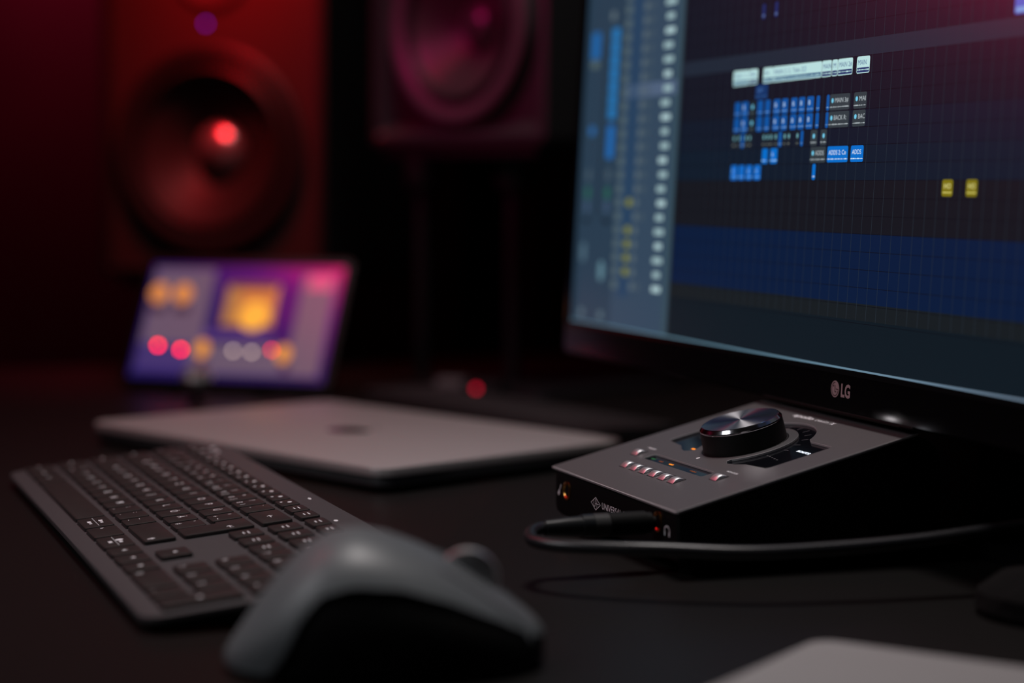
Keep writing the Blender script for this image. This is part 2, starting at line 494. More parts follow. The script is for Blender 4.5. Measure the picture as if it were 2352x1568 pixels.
# ------------------------------------------------------------------ audio interface
AY = -1.2195; AT = 0.2471
W, L = 157.3, 131.3
ac, as_ = math.cos(AT), math.sin(AT)
Z0 = 31.83
ai = thing('audio_interface', 'wedge-shaped grey and black desktop audio interface with a big silver knob', 'audio interface', (21.94, 1048.17, 0), AY)
# body: side profile (y, z) extruded along x, lower front corner rounded
prof = [(1.2, Z0 - 1.3), (1.2, 12), (2.0, 8.6), (4.5, 6.2), (8, 5.4), (136, 3.6), (139.5, 5), (141, 8), (141, 46)]
for k in range(1, 8):
    a = k / 8 * (math.pi / 2 - AT)
    prof.append((127 + 14 * math.cos(a) + 0.0, 46 + 15.2 * math.sin(a) ** 1.0))
prof += [(L * ac - 1.0, Z0 + L * as_ - 1.6)]
bm_ = MB()
rings = []
for x, ins in ((1.6, 1.2), (2.8, 0.0), (W - 2.8, 0.0), (W - 1.6, 1.2)):
    cyy, czz = 75, 30
    rings.append([(x, yy + (ins if yy < 30 else -ins if yy > 120 else 0), zz + (ins if zz < 10 else 0)) for yy, zz in prof])
bm_.loft(rings, 0, True)
bm_.build('body', M_BODY, ai, angle=40)
for x in (18, W - 18):
    for y in (18, 122):
        MB().lathe([(7, 0), (7.5, 0.5), (7.5, 6.5)], 24, 0, x, y).build('rubber_foot', M_RUBBER, ai)
# face plate with cut-outs (curve fill makes the holes)
def curve_plate(name, loops, ext, mats, parent, loc, rot, bevel=0.0):
    cu = bpy.data.curves.new(name, 'CURVE'); cu.dimensions = '2D'; cu.fill_mode = 'BOTH'
    cu.extrude = ext * MM; cu.bevel_depth = bevel * MM; cu.bevel_resolution = 1
    if bevel: cu.offset = -bevel * MM
    for lp in loops:
        sp = cu.splines.new('POLY'); sp.points.add(len(lp) - 1); sp.use_cyclic_u = True
        for i, (x, y) in enumerate(lp): sp.points[i].co = (x * MM, y * MM, 0, 1)
    ob = bpy.data.objects.new(name, cu); col.objects.link(ob)
    dg = bpy.context.evaluated_depsgraph_get()
    me = bpy.data.meshes.new_from_object(ob.evaluated_get(dg))
    bpy.data.objects.remove(ob, do_unlink=True)
    me.materials.clear()
    for mt in mats: me.materials.append(mt)
    for pl in me.polygons:
        pl.material_index = 0 if abs(pl.normal.z) > 0.6 or len(mats) == 1 else 1
        pl.use_smooth = False
    o = bpy.data.objects.new(name, me); col.objects.link(o)
    o.parent = parent; o.location = [c * MM for c in loc]; o.rotation_euler = rot
    return o


cx0, cy0 = 78.65, 76.5
def arc(r, a0, a1, n=28): return [(cx0 + r * math.cos(math.radians(a0 + (a1 - a0) * i / n)), cy0 + r * math.sin(math.radians(a0 + (a1 - a0) * i / n))) for i in range(n + 1)]
aout = math.degrees(math.asin(19.5 / 36.5))
win = [(22.6, 61), (22.6, 94), (24.4, 96), (45.0, 96)] + arc(36.5, 180 - aout - 3, aout + 3, 34) + [(112.3, 96), (132.8, 96), (134.7, 94), (134.7, 61), (133.5, 59.2), (116, 57.6), (109.5, 54.6), (103.2, 53.2), (99.0, 55.6)]
win += arc(27.2, -42, 222, 40) + [(58.3, 55.6), (54.1, 53.2), (47.8, 54.6), (41.3, 57.6), (23.8, 59.2)]
disp = rrect(42.6, 112.4, 34.8, 42.4, 1.6, 4)
face = curve_plate('face_plate', [rrect(0, W, 0, L, [0.8, 0.8, 2.5, 7]), win, disp], 0.42, [M_PLATE, M_PLATE_EDGE], ai, (0, 0, Z0), (AT, 0, 0), 0.25)
face.location = Vector((0, as_ * 0.64, Z0 - ac * 0.64)) * MM
def apT(p):  # point on the sloping plate -> interface frame
    x, y, z = p
    return (x, y * ac - z * as_, Z0 + y * as_ + z * ac)
ROTP = (AT, 0, 0)
def on_plate(mb, name, mats, x=0, y=0, z=0, parent=ai, **k): return mb.build(name, mats, parent, apT((x, y, z)), ROTP, **k)
# front chamfer strip that catches the red side fill
on_plate(MB().box(0.6, W - 0.6, -0.5, 0.2, -1.1, -0.2), 'front_edge_strip', mat('front_edge_metal', (0.62, 0.6, 0.62), 0.45, 0.7))
gl = MB(); gl.prism(rrect(20, W - 20.3, 50, 116, 3), -2.4, -1.24)
g1 = on_plate(gl, 'meter_window', M_GLASS)
tk = MB()
for k in range(11):
    a = math.radians(12 + 156 * k / 10)
    r0, r1 = 30.0, 33.6
    for_ = Vector((math.cos(a), math.sin(a))); nn_ = Vector((-for_.y, for_.x)) * 0.16
    q = [Vector((cx0, cy0)) + for_ * r0 + nn_, Vector((cx0, cy0)) + for_ * r1 + nn_, Vector((cx0, cy0)) + for_ * r1 - nn_, Vector((cx0, cy0)) + for_ * r0 - nn_]
    tk.add([(v.x, v.y, -1.2) for v in q], [(0, 3, 2, 1)])
on_plate(tk, 'tick_marks', mat('tick_print', (0.16, 0.15, 0.17), 0.5))
t = MB(); put_text(t, 'MONITOR', 117.2, 84.6, -1.2, 2.0, 12.6, 0, bold=0.02)
on_plate(t, 'lit_caption', M_LIT)
t = MB()
for k in range(5): t.box(107.5 + 3.2 * k, 109.2 + 3.2 * k, 73 - 0.4 * k, 73.8 - 0.4 * k, -1.24, -1.2)
on_plate(t, 'unlit_marks', M_DIMP)
t = MB()
for k in range(7): t.box(33 + 1.6 * k, 33.9 + 1.6 * k, 72, 74.8, -1.24, -1.2)
on_plate(t, 'unlit_marks', M_DIMP)
t = MB(); t.box(50.2, 53.6, 58.9, 60.1, -1.24, -1.15); on_plate(t, 'orange_indicator', M_ORANGE)
gl = MB(); gl.prism(rrect(40.5, 114.5, 32.8, 44.4, 2), -2.4, -1.3); on_plate(gl, 'display', mat('display_glass', (0.004, 0.006, 0.012), 0.12, 0, 0.5))
t = MB()
def dots(x, y, n, mi):
    for k in range(n): t.box(x + 1.15 * k, x + 1.15 * k + 0.75, y, y + (1.1 if k % 2 else 0.8), -1.3, -1.24, mi)
dots(44.0, 38.4, 4, 1); dots(54.0, 38.2, 4, 2); dots(66.0, 38.4, 4, 0); dots(90.5, 38.4, 6, 2)
on_plate(t, 'display_readout', [M_ORANGE, M_GREEN, M_DIMORANGE])
# knob
kn = MB()
kn.lathe([(21.6, -1.2), (21.6, 0.2), (21.2, 9.6), (21.0, 10.2)], 96)
knob = on_plate(kn, 'volume_knob', M_KNOBBLACK, cx0, cy0, 0)
kt = MB(); kt.lathe([(20.9, 10.2), (21.2, 10.7), (21.15, 11.4), (19.9, 12.9), (19.4, 13.1)], 96)
o = kt.build('polished_rim', M_KNOBEDGE, knob, angle=20)
kt = MB(); kt.lathe([(19.4, 12.6), (19.4, 13.12), (10, 13.14), (0.4, 13.15)], 96)
kt.build('brushed_cap', M_BRUSH, knob, angle=20)
# recess ring around the knob
rr = MB(); rr.lathe([(21.7, 0.03), (22.6, 0.03)], 96, cap0=False, cap1=False)
on_plate(rr, 'knob_gap', M_BLACK, cx0, cy0, 0)
# buttons
def button(x, y):
    fr = MB(); fr.prism(rrect(-3.9, 3.9, -4.1, 4.1, 0.7, 3), -0.2, 0.06)
    f = on_plate(fr, 'push_button', M_BLACK, x, y, 0)
    mb = MB(); rings = []
    n = 14
    for i in range(n + 1):
        yy = -3.5 + 7.0 * i / n; zz = 0.15 + 1.55 * (1 - (yy / 3.5) ** 2)
        rings.append([(-3.2, yy, 0.0), (-3.2, yy, zz * 0.75), (-2.8, yy, zz), (2.8, yy, zz), (3.2, yy, zz * 0.75), (3.2, yy, 0.0)])
    mb.loft(rings, 0, True)
    mb.build('button_cap', M_CHROME, f, angle=50)
for x in (47.6, 59.2, 70.8, 82.4, 94.0, 105.6): button(x, 24.2)
button(30.0, 38.2); button(124.4, 38.4)
t = MB(); put_text(t, 'PREAMP', 25.4, 45.4, 0.08, 1.25, 9.0, 0, bold=0.02); put_text(t, 'MONITOR', 117.6, 45.8, 0.08, 1.25, 11.2, 0, bold=0.02)
on_plate(t, 'button_captions', M_WHITE)
t = MB(); t.lathe([(1.1, 0.02), (0.9, 0.07), (0.2, 0.08)], 16, 0, 76.9, 50.3); on_plate(t, 'talkback_hole', M_WHITE)
t = MB()
put_text(t, 'apollo', 53.0, 118.2, 0.08, 3.0, 20.5, 0, shear=0.25, bold=0.025)
put_text(t, 'twin', 75.6, 118.2, 0.08, 3.0, 13.2, 0, shear=0.25, bold=-0.004)
put_text(t, '|', 90.4, 118.4, 0.08, 3.0, 1.3, 0, shear=0.25)
put_text(t, 'x', 92.4, 118.2, 0.08, 3.4, 3.4, 0, shear=0.25, bold=0.035)
on_plate(t, 'product_lettering', M_WHITE)
# front panel: plane y = 1.2, facing -Y ; helper maps (x, z) drawing to it
def frT(p): return (p[0], 1.1 - p[2], p[1])
t = MB()
def line2(mb, a, b_, wd, T, mi=0):
    a = Vector(a); b_ = Vector(b_); dd = (b_ - a).normalized(); n_ = Vector((-dd.y, dd.x)) * wd / 2
    mb.add([T((q.x, q.y, 0.1)) for q in (a + n_, b_ + n_, b_ - n_, a - n_)], [(0, 3, 2, 1)], mi)
dm = [(52.2, 20.4), (58.2, 17.2), (64.2, 20.4), (58.2, 23.6)]
for i in range(4): line2(t, dm[i], dm[(i + 1) % 4], 0.32, frT)
for a, b_ in (((55.6, 22.0), (55.6, 19.4)), ((55.6, 19.4), (56.6, 18.7)), ((56.6, 18.7), (57.6, 19.4)), ((57.6, 19.4), (57.6, 22.0)), ((57.6, 22.0), (58.6, 22.9)), ((58.6, 22.9), (59.6, 22.0)), ((59.6, 22.0), (59.6, 18.4)), ((57.6, 20.4), (62.4, 20.4))): line2(t, a, b_, 0.26, frT)
put_text(t, 'UNIVERSAL AUDIO', 66, 18.9, 0.1, 3.3, 42, 0, T=frT)
t.build('front_lettering', mat('front_print', (0.95, 0.95, 0.97), 0.6), ai)
t = MB()
a0 = (7.4, 18.6)
for a, b_, wd in (((6.6, 17.6), (8.0, 19.6), 1.9), ((8.0, 19.6), (10.4, 23.2), 0.7)): line2(t, a, b_, wd, frT)
for k in range(12):
    a = math.radians(-30 + 240 * k / 11); a2 = math.radians(-30 + 240 * (k + 1) / 11)
    if k < 11: line2(t, (144.5 + 3.0 * math.cos(a), 20.6 + 2.4 * math.sin(a)), (144.5 + 3.0 * math.cos(a2), 20.6 + 2.4 * math.sin(a2)), 0.55, frT)
line2(t, (142.0, 18.4), (142.0, 20.4), 1.1, frT); line2(t, (147.0, 18.4), (147.0, 20.4), 1.1, frT)
t.build('jack_symbols', M_WHITE, ai)
def jack(x, z):
    j = MB(); j.lathe([(4.9, 0.0), (4.9, 0.6), (4.2, 0.75), (3.6, 0.4), (3.3, -0.1), (0.3, -0.15)], 40, 0, x, z, 'Y')
    o = j.build('jack_socket', [M_GOLD], ai, (0, 1.2, 0))
    k = MB(); k.lathe([(2.9, 0.0), (2.9, 0.02)], 32, 0, x, z, 'Y'); k.build('socket_bore', M_BLACK, o, (0, -0.0, 0))
jack(18.6, 21.0); jack(134.0, 23.4)
# small side screw
MB().lathe([(1.6, 0), (1.6, 0.6), (1.1, 0.8)], 20, 0, 0, 0).build('side_screw', M_STEEL, ai, (W - 1.7, 118, 47), (0, math.pi / 2, 0))

# headphone plug and cable
hyv = Vector((-math.sin(AY), math.cos(AY), 0)); exv = Vector((math.cos(AY), math.sin(AY), 0))
J = Vector((21.94, 1048.17, 23.4)) + exv * 134.0 + hyv * 0.2
D_ = -hyv
cab = thing('headphone_cable', 'black cable with a jack plug, looping in front of the audio interface', 'cable', (J.x, J.y, 0), 0)
def rel(p): return (p.x - J.x, p.y - J.y, p.z)
def seg(name, spec, mt, ridges=False):
    mb = MB(); mb.tube([rel(J + D_ * s) for s, r in spec], [r for s, r in spec], 32)
    return mb.build(name, mt, cab, angle=28)
seg('plug_collar', [(0.8, 2.9), (3.0, 2.9), (3.1, 4.9), (6, 4.9), (6.2, 5.6), (24.5, 5.6), (24.7, 5.2)], M_RUBBER)
gr = [(24.7, 5.2)]
for k in range(5): gr += [(25.0 + k * 1.5, 5.5), (25.9 + k * 1.5, 5.5), (26.0 + k * 1.5, 5.0), (26.4 + k * 1.5, 5.0)]
seg('plug_grip_band', gr, mat('ribbed_grey_band', (0.05, 0.05, 0.05), 0.45))
seg('plug_sleeve', [(32.4, 5.4), (38, 5.3), (38.2, 4.7), (45, 4.5), (52, 3.9), (56, 3.6), (56.2, 3.0)], mat('sleeve_plastic', (0.012, 0.013, 0.014), 0.33, 0, 0.6))
pathp = [J + D_ * 52, J + D_ * 58]
F_, CXp, CYp = 4560.0, 1176, 784
ctrl = [(9.5, 893, 23.0), (10.5, 880, 21.5), (23, 869, 21.3), (44, 861, 22.0), (66, 856, 22.5), (104, 852, 22.2), (143, 858, 23.4), (182, 868, 25.5), (228, 884, 29), (290, 915, 30), (330, 925, 12), (360, 925, 3.2)]
cp = pathp + [Vector(c) for c in ctrl]
def catmull(P, n=10):
    out = []
    for i in range(len(P) - 1):
        p0 = P[max(i - 1, 0)]; p1 = P[i]; p2 = P[i + 1]; p3 = P[min(i + 2, len(P) - 1)]
        for k in range(n):
            t_ = k / n
            out.append(0.5 * ((2 * p1) + (p2 - p0) * t_ + (2 * p0 - 5 * p1 + 4 * p2 - p3) * t_ ** 2 + (3 * p1 - p0 - 3 * p2 + p3) * t_ ** 3))
    out.append(P[-1]); return out
MB().tube([rel(p_) for p_ in catmull(cp)], 2.95, 18).build('cord', M_CABLE, cab)

# ------------------------------------------------------------------ monitor
MY = -1.2314; LEAN = 0.0502
cl, sl = math.cos(LEAN), math.sin(LEAN)
P0 = (169.76, 996.83, 99.71)
mon = thing('computer_monitor', 'large black monitor showing a music editing program, behind the audio interface', 'monitor', (P0[0], P0[1], 0), MY)
def MT(p):  # (s, t, d): along the screen, up the screen, out of the screen
    s, t_, d_ = p
    return (s, t_ * sl - d_ * cl, P0[2] + t_ * cl + d_ * sl)
SW = 386.0; TB, TT = -9.8, 320.0
# casing
fr = MB()
outer = rrect(-SW - 6, SW + 6, -33, TT + 13, 5, 5); inner = rrect(-SW, SW, -13.2, TT, 0.8, 5)
no = len(outer)
def ring(pl, d_): return [MT((x, y, d_)) for x, y in pl]
rg = [ring(outer, -9), ring(outer, 1.2), ring(rrect(-SW - 4.8, SW + 4.8, -31.8, TT + 11.8, 4, 5), 2.4), ring(rrect(-SW - 0.4, SW + 0.4, -13.6, TT + 0.4, 1, 5), 2.4), ring(inner, 2.0), ring(inner, -3)]
fr.loft(rg, 0, True, False, False)
fr.build('bezel', M_GLOSS, mon)
bk = MB()
rgb_ = [ring(outer, -9)]
for dd_, ins in ((-20, 6), (-34, 40), (-42, 90)): rgb_.append(ring(rrect(-SW - 6 + ins, SW + 6 - ins, -33 + ins * 1.0 + 2, TT + 13 - ins, 10, 5), dd_))
bk.loft(rgb_, 0, True, True, True)
bk.build('rear_shell', M_BLACK, mon)
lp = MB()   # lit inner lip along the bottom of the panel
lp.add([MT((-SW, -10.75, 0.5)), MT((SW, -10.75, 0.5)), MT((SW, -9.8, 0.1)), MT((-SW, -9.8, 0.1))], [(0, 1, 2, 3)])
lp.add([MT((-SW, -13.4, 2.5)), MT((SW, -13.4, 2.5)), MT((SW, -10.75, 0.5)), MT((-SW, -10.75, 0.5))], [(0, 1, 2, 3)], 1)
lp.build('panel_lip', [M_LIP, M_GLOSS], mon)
st2 = MB(); st2.box(-38, 38, 52, 84, 6, 300); st2.build('stand_neck', M_BLACK, mon)
st2 = MB(); st2.prism(rrect(-150, 150, 44, 240, 40, 8), 0, 8, 2); st2.build('stand_base', M_GLOSS, mon)
st2 = MB(); st2.box(-70, 70, 30, 56, 210, 300); st2.build('mounting_plate', M_BLACK, mon)
lg = MB()
def lgd(x, y, r, n=40, mi=0, z=2.45, half=None):
    lg.add([MT((x + r * math.cos(2 * math.pi * k / n), y + r * math.sin(2 * math.pi * k / n), z)) for k in range(n)], [tuple(range(n))], mi)
lx, ly = -7.2, -21.2
lgd(lx, ly, 4.25)
def lbar(x0, x1, y0, y1, z=2.5, mi=1): lg.add([MT((x0, y0, z)), MT((x1, y0, z)), MT((x1, y1, z)), MT((x0, y1, z))], [(0, 1, 2, 3)], mi)
# face mark: ring gap, L and dot in dark
n = 36
v_ = []; 
for k in range(n + 1):
    a = math.radians(0 - 270 * k / n)
    v_.append(MT((lx + 3.55 * math.cos(a), ly + 3.55 * math.sin(a), 2.5))); v_.append(MT((lx + 3.15 * math.cos(a), ly + 3.15 * math.sin(a), 2.5)))
lg.add(v_, [(2 * k, 2 * k + 1, 2 * k + 3, 2 * k + 2) for k in range(n)], 1)
lbar(lx - 0.25, lx + 0.2, ly - 1.6, ly + 2.0); lbar(lx - 0.25, lx + 1.5, ly - 1.6, ly - 1.2); lbar(lx + 0.9, lx + 3.4, ly - 0.15, ly + 0.25)
lgd(lx - 1.55, ly + 1.5, 0.5, 12, 1, 2.5)
put_text(lg, 'LG', -1.3, ly - 3.2, 2.45, 6.4, 9.6, 0, T=MT, bold=0.035)
lg.build('brand_badge', [mat('badge_grey', (0.34, 0.24, 0.25), 0.5), M_GLOSS], mon)

# screen picture: one flat mesh, many flat areas
SC = MB(); smats = []; sidx = {}
def em(rgb, st=1.0):
    key = (rgb, st)
    if key not in sidx:
        sidx[key] = len(smats)
        smats.append(mat('screen_%d' % len(smats), (0.003, 0.003, 0.004), 0.29, 0, 0.5, lin(rgb), st))
    return sidx[key]
def R(s0, s1, t0, t1, lay, rgb):
    d_ = lay * 0.02
    SC.add([MT((s0, t0, d_)), MT((s1, t0, d_)), MT((s1, t1, d_)), MT((s0, t1, d_))], [(0, 1, 2, 3)], em(rgb))
def RR(s0, s1, t0, t1, r, lay, rgb):
    SC.add([MT((x, y, lay * 0.02)) for x, y in rrect(s0, s1, t0, t1, min(r, (s1 - s0) / 2.05), 3)], [tuple(range(16))], em(rgb))
def DD(s, t_, r, lay, rgb, ry=None):
    ry = ry or r
    SC.add([MT((s + r * math.cos(a * math.pi / 8), t_ + ry * math.sin(a * math.pi / 8), lay * 0.02)) for a in range(16)], [tuple(range(16))], em(rgb))
def TX(s, x, y, h, wdt, lay, rgb, bold=0.0):
    put_text(SC, s, x, y, lay * 0.02, h, wdt, em(rgb), T=MT, bold=bold)

BG = (17, 21, 33)
R(-SW, SW, TB, TT, 0, (12, 25, 33))
rows = [84.5 + 8.92 * k for k in range(-9, 27)]
def row(k): return 84.5 + 8.92 * k
R(-223.6, SW, row(0), TT, 1, (17, 22, 34))
R(-223.6, SW, row(0), row(2), 2, (13, 27, 42))
R(-223.6, SW, row(2), row(4), 2, (15, 25, 40))
R(-223.6, SW, row(7), row(8) + 0.2, 2, (30, 40, 54))
R(-223.6, SW, 57.6, row(0), 2, (19, 22, 29))
R(-223.6, SW, 23.0, 57.6, 2, (6, 27, 58))
R(-223.6, SW, 14.6, 23.0, 2, (21, 28, 32))
for k in range(-8, 26):
    tt = row(k)
    if tt > 13: R(-223.6, SW, tt - 0.14, tt + 0.14, 3, (8, 12, 20))
k = -22
while True:
    s = 4.8 + 9.78 * k
    k += 1
    if s > SW - 2: break
    if s < -222: continue
    R(s - 0.16, s + 0.16, 14.6, TT, 4, (36, 46, 56))
# left panels
R(-SW, -318, TB, TT, 1, (40, 60, 78))
R(-318, -236, TB, TT, 1, (50, 70, 90))
R(-236, -223.6, TB, TT, 1, (52, 74, 88))
R(-226.2, -223.6, TB, TT, 2, (30, 40, 46))
R(-352, -346, 60, 175, 2, (34, 52, 68))
for (s0, s1, tn) in ((-310, -290, 0),):
    R(-307, -290, 10, TT, 2, (38, 64, 92))
yrows = {69.8, 51.8, 43.1, 34.4, 25.6}
for kk in range(0, 34):
    tt = 17.3 + 8.87 * kk
    if tt > TT - 6: break
    if abs(tt - 140) < 4: R(-312, -232, tt - 4.0, tt + 4.6, 2, (78, 96, 122))
    RR(-318.5, -308.5, tt - 2.8, tt + 2.8, 2, 3, (78, 96, 104))
    isy = any(abs(tt - y) < 3 for y in (70.1, 52.6, 43.7, 34.8, 26.1))
    if isy: RR(-301.0, -291.5, tt - 2.6, tt + 2.8, 2.6, 4, (118, 122, 52))
    RR(-288.5, -281.5, tt - 2.6, tt + 2.6, 2, 3, (82, 98, 108))
    if not isy:
        for q in range(3): R(-279 + q * 3.2, -277.6 + q * 3.2, tt - 2.4, tt + 2.4, 3, (70, 86, 96))
    wl = 7 + 4 * random.random()
    cc = (150, 178, 182) if kk % 3 else (168, 196, 200)
    RR(-244 - wl, -239 - (kk % 2) * 2, tt - 1.9, tt + 1.9, 1.4, 4, cc)
for tt in range(0, 7): RR(-340.5, -327.5, 125.5 + 8.6 * tt - 0.6, 133.0 + 8.6 * tt, 1.5, 3, (34, 112, 172))
RR(-340, -328, 99, 121, 2, 3, (30, 100, 170))
RR(-376, -361, 166, 184, 2, 3, (28, 96, 160)); RR(-375, -362, 160, 165, 2, 3, (82, 100, 100))
RR(-372, -362, 115, 121, 2.6, 3, (40, 100, 160))
for s in (-369, -334.5):
    DD(s, 76.5, 4.4, 3, (38, 92, 78)); DD(s, 88.5, 4.0, 3, (66, 84, 96)); DD(s, 67.5, 4.4, 3, (58, 78, 104)); RR(s - 5, s + 6, 56.5, 59.5, 1.4, 3, (18, 30, 42))
    RR(s - 4, s + 4, -6.5, -1.5, 1.5, 3, (84, 106, 118))
RR(-376, -367, 30, 43, 4, 3, (74, 100, 116)); RR(-342, -333, 18.5, 31.5, 4, 3, (92, 128, 142))
RR(-344, -336, 190, 196, 2.6, 3, (92, 108, 116))
# clips
WHT = (184, 222, 222); NAV = (38, 56, 104)
def white_clip(s0, s1, txt='', tw=None, double=False):
    t0, t1 = row(6) + 0.25 + 8.92 * 0, row(7) - 0.2
    t0, t1 = 138.15, 146.65
    RR(s0, s1, t0, t1, 1.1, 5, WHT)
    RR(s0 + 0.35, s1 - 0.35, t0 + 0.45, t0 + 2.9, 0.6, 6, (46, 92, 130) if double else NAV)
    x = s0 + 0.7
    while x < s1 - 0.9:
        w_ = 0.55 + 0.7 * random.random(); hh = random.choice((0.10, 0.14, 0.2, 0.34))
        R(x, min(x + w_, s1 - 0.6), t0 + 1.75 - hh, t0 + 1.75 + hh, 7, WHT); x += w_
    if double: R(s0 + 0.4, s1 - 0.4, t0 + 0.75, t0 + 0.98, 7, WHT)
    if txt: TX(txt, s0 + 1.1, t0 + 4.25, 2.55, tw, 7, (60, 92, 140), 0.0)
white_clip(-152.8, -133.2, 'MAIN 1: 2', 16, True); white_clip(-133.0, -122.0, 'MAI', 7)
white_clip(-115.0, -103.4, 'MA', 6, True); white_clip(-103.3, -47.6, 'MAIN 2: 2, Take 2', 34, True)
DD(-66.2, 143.6, 1.5, 7, (110, 150, 180)); DD(-66.2, 143.6, 1.0, 8, WHT)
white_clip(-47.3, -37.0, 'MAIN', 9); white_clip(-36.3, -30.4, 'M', 3); white_clip(-30.1, -14.9, 'MAIN 2#', 13.4); white_clip(-10.6, 2.4, 'MAIN', 8.6)
def clip(s0, s1, r_, rgb, txt='', tw=None, dot=False, tc=(175, 185, 190), line=True, lc=(170, 180, 185)):
    t0, t1 = row(r_) + 0.35, row(r_ + 1) - 0.3
    RR(s0, s1, t0, t1, 1.0, 5, rgb)
    if line:
        R(s0 + 0.1, s1 - 0.3, t0 + 1.55, t0 + 1.75, 6, lc)
        x = s0 + 0.5
        while x < s1 - 1.0:
            if random.random() < 0.4: R(x, x + 0.5, t0 + 1.4, t0 + 2.0, 6, lc)
            x += 0.6
    if dot: DD(s0 + (2.9 if s1 - s0 > 9 else (s1 - s0) / 2), t0 + 5.0, 1.15, 7, (112, 200, 232), 1.25)
    if txt: TX(txt, s0 + (5.4 if dot else 1.4), t0 + 3.9, 2.4, tw, 7, tc, 0.0)
GR = (50, 60, 66); BL = (8, 82, 158); BR_ = (0, 108, 200)
clip(-123.5, -108.3, 5, (16, 50, 100), '-007', 8, tc=(70, 110, 170), lc=(50, 90, 140))
clip(-36.4, -15.5, 4, GR, 'MAIN 3#', 14, True); clip(-11.3, 1.6, 4, GR, 'MAI', 6.6, True)
clip(-36.6, -15.4, 3, GR, 'BACK R:', 13.2, True); clip(-11.5, 1.4, 3, GR, 'BAC', 7, True)
for r_ in (4, 3):
    for i, (a, b_) in enumerate(((-148.4, -141.6), (-139.5, -131.4), (-129.0, -122.9), (-119.8, -113.2), (-110.4, -104.3), (-100.2, -92.4), (-90.3, -83.3), (-79.6, -72.6), (-70.6, -63.8), (-61.4, -54.0), (-50.9, -47.3), (-39.9, -37.0))):
        if i == 2: clip(a, b_, r_, (30, 44, 52), '', None, True, lc=(90, 100, 98)); continue
        clip(a, b_, r_, BL, 'B' if i in (1, 5, 6, 7, 8, 9) else '', 2.3, tc=(190, 215, 235), lc=(120, 165, 215))
for a, b_ in ((-149.5, -144), (-142.5, -138.2), (-133.8, -130.0), (-129.0, -125.0), (-111.5, -107.7), (-106.5, -103.8), (-102.7, -98.8), (-97.1, -93.4), (-86.2, -83.0), (-81.3, -78.3), (-71.4, -68.6)):
    clip(a, b_, 2, (30, 38, 46), '', None, False, lc=(130, 135, 125)); DD((a + b_) / 2, row(2) + 6.0, 0.9, 7, (110, 170, 180), 1.3)
for a, b_ in ((-138.0, -134.6), (-91.9, -88.1), (-66.5, -63.3)): clip(a, b_, 2, BL, lc=(120, 165, 215))
clip(-55.1, -47.9, 2, GR, '', None, True); clip(-44.1, -37.5, 2, GR, '', None, True)
clip(-110.6, -103.8, 1, BR_, '', lc=(170, 215, 245)); clip(-100.5, -92.3, 1, BR_, 'A', 2.2, tc=(180, 215, 245), lc=(170, 215, 245))
clip(-54.3, -37.6, 1, GR, 'ADDS', 9.4, True); clip(-35.6, -14.0, 1, BR_, 'ADDS 2: Co', 18.2, tc=(215, 232, 245), lc=(200, 225, 245)); clip(-11.1, 1.8, 1, BR_, 'ADDS', 9.2, tc=(215, 232, 245), lc=(200, 225, 245))
for a, b_ in ((-148.7, -140.6), (-138.6, -131.5), (-129.3, -121.7), (-119.3, -111.3)): clip(a, b_, 0, (14, 104, 196), 'A' if a != -138.6 else '', 2.4, tc=(140, 190, 235), lc=(120, 180, 235))
clip(-50.9, -47.5, 0, BR_, lc=(200, 225, 245))
for a, b_ in ((77.3, 86.5), (97.8, 106.9)):
    RR(a, b_, 77.0, 84.8, 1.2, 5, (122, 112, 18)); TX('HO', a + 1.5, 80.6, 2.4, 6.0, 7, (214, 208, 130), 0.01)
    R(a + 0.8, b_ - 0.8, 78.5, 79.1, 6, (200, 192, 100))
for a in (-121.0, -105.8): RR(a, a + 3.6, 173.9, 182.2, 1, 5, (26, 42, 96)); R(a + 0.3, a + 3.3, 175.0, 176.4, 6, (80, 100, 150))
for r_ in range(10):
    RR(127, 139, row(8) + 1.2 + 8.92 * r_, row(9) + 0.6 + 8.92 * r_, 1.4, 5, (72, 96, 190)); R(128, 138, row(8) + 2.0 + 8.92 * r_, row(8) + 4.2 + 8.92 * r_, 6, (120, 160, 215))
SC.build('screen_picture', smats, mon)

# ------------------------------------------------------------------ closed laptop
LP = thing('closed_laptop', 'closed silver laptop lying flat between the keyboard and the small tilted screen', 'laptop', (-293.8, 1369.7, 0), -0.8)
LW, LH = 314.0, 212.0
b = MB(); b.prism(rrect(1.2, LW - 1.2, 1.2, LH - 1.2, 12, 10), 1.6, 9.6, 0.5, 0, 3.0); b.build('base', M_ALUSIDE, LP)
for x in (25, LW - 25):
    for y in (22, LH - 22): MB().lathe([(6, 0), (6, 1.8)], 20, 0, x, y).build('rubber_foot', M_RUBBER, LP)
b = MB(); b.prism(rrect(0, LW, 0, LH, 13, 10), 10.1, 15.5, 1.1, 0, 0.4); lid = b.build('lid', M_ALU, LP)
b = MB()
q = []
for k in range(36):
    a = 2 * math.pi * k / 36; r = 15.5 * (1 - 0.10 * math.cos(a * 2 + math.pi))
    if abs(a - math.pi / 2) < 0.25: r *= 0.88
    q.append((LW / 2 + r * math.cos(a) * 0.92, LH / 2 - 2 + r * math.sin(a), 15.55))
b.add(q, [tuple(range(36))])
b.add([(LW / 2 + 1, LH / 2 + 16, 15.55), (LW / 2 + 5, LH / 2 + 18, 15.55), (LW / 2 + 6, LH / 2 + 23, 15.55), (LW / 2 + 2, LH / 2 + 21, 15.55)], [(0, 1, 2, 3)])
b.build('badge', M_LOGO, lid)
b = MB(); b.box(150, 180, 0.9, 1.4, 8.6, 9.9); b.build('finger_notch', M_BLACK, LP)

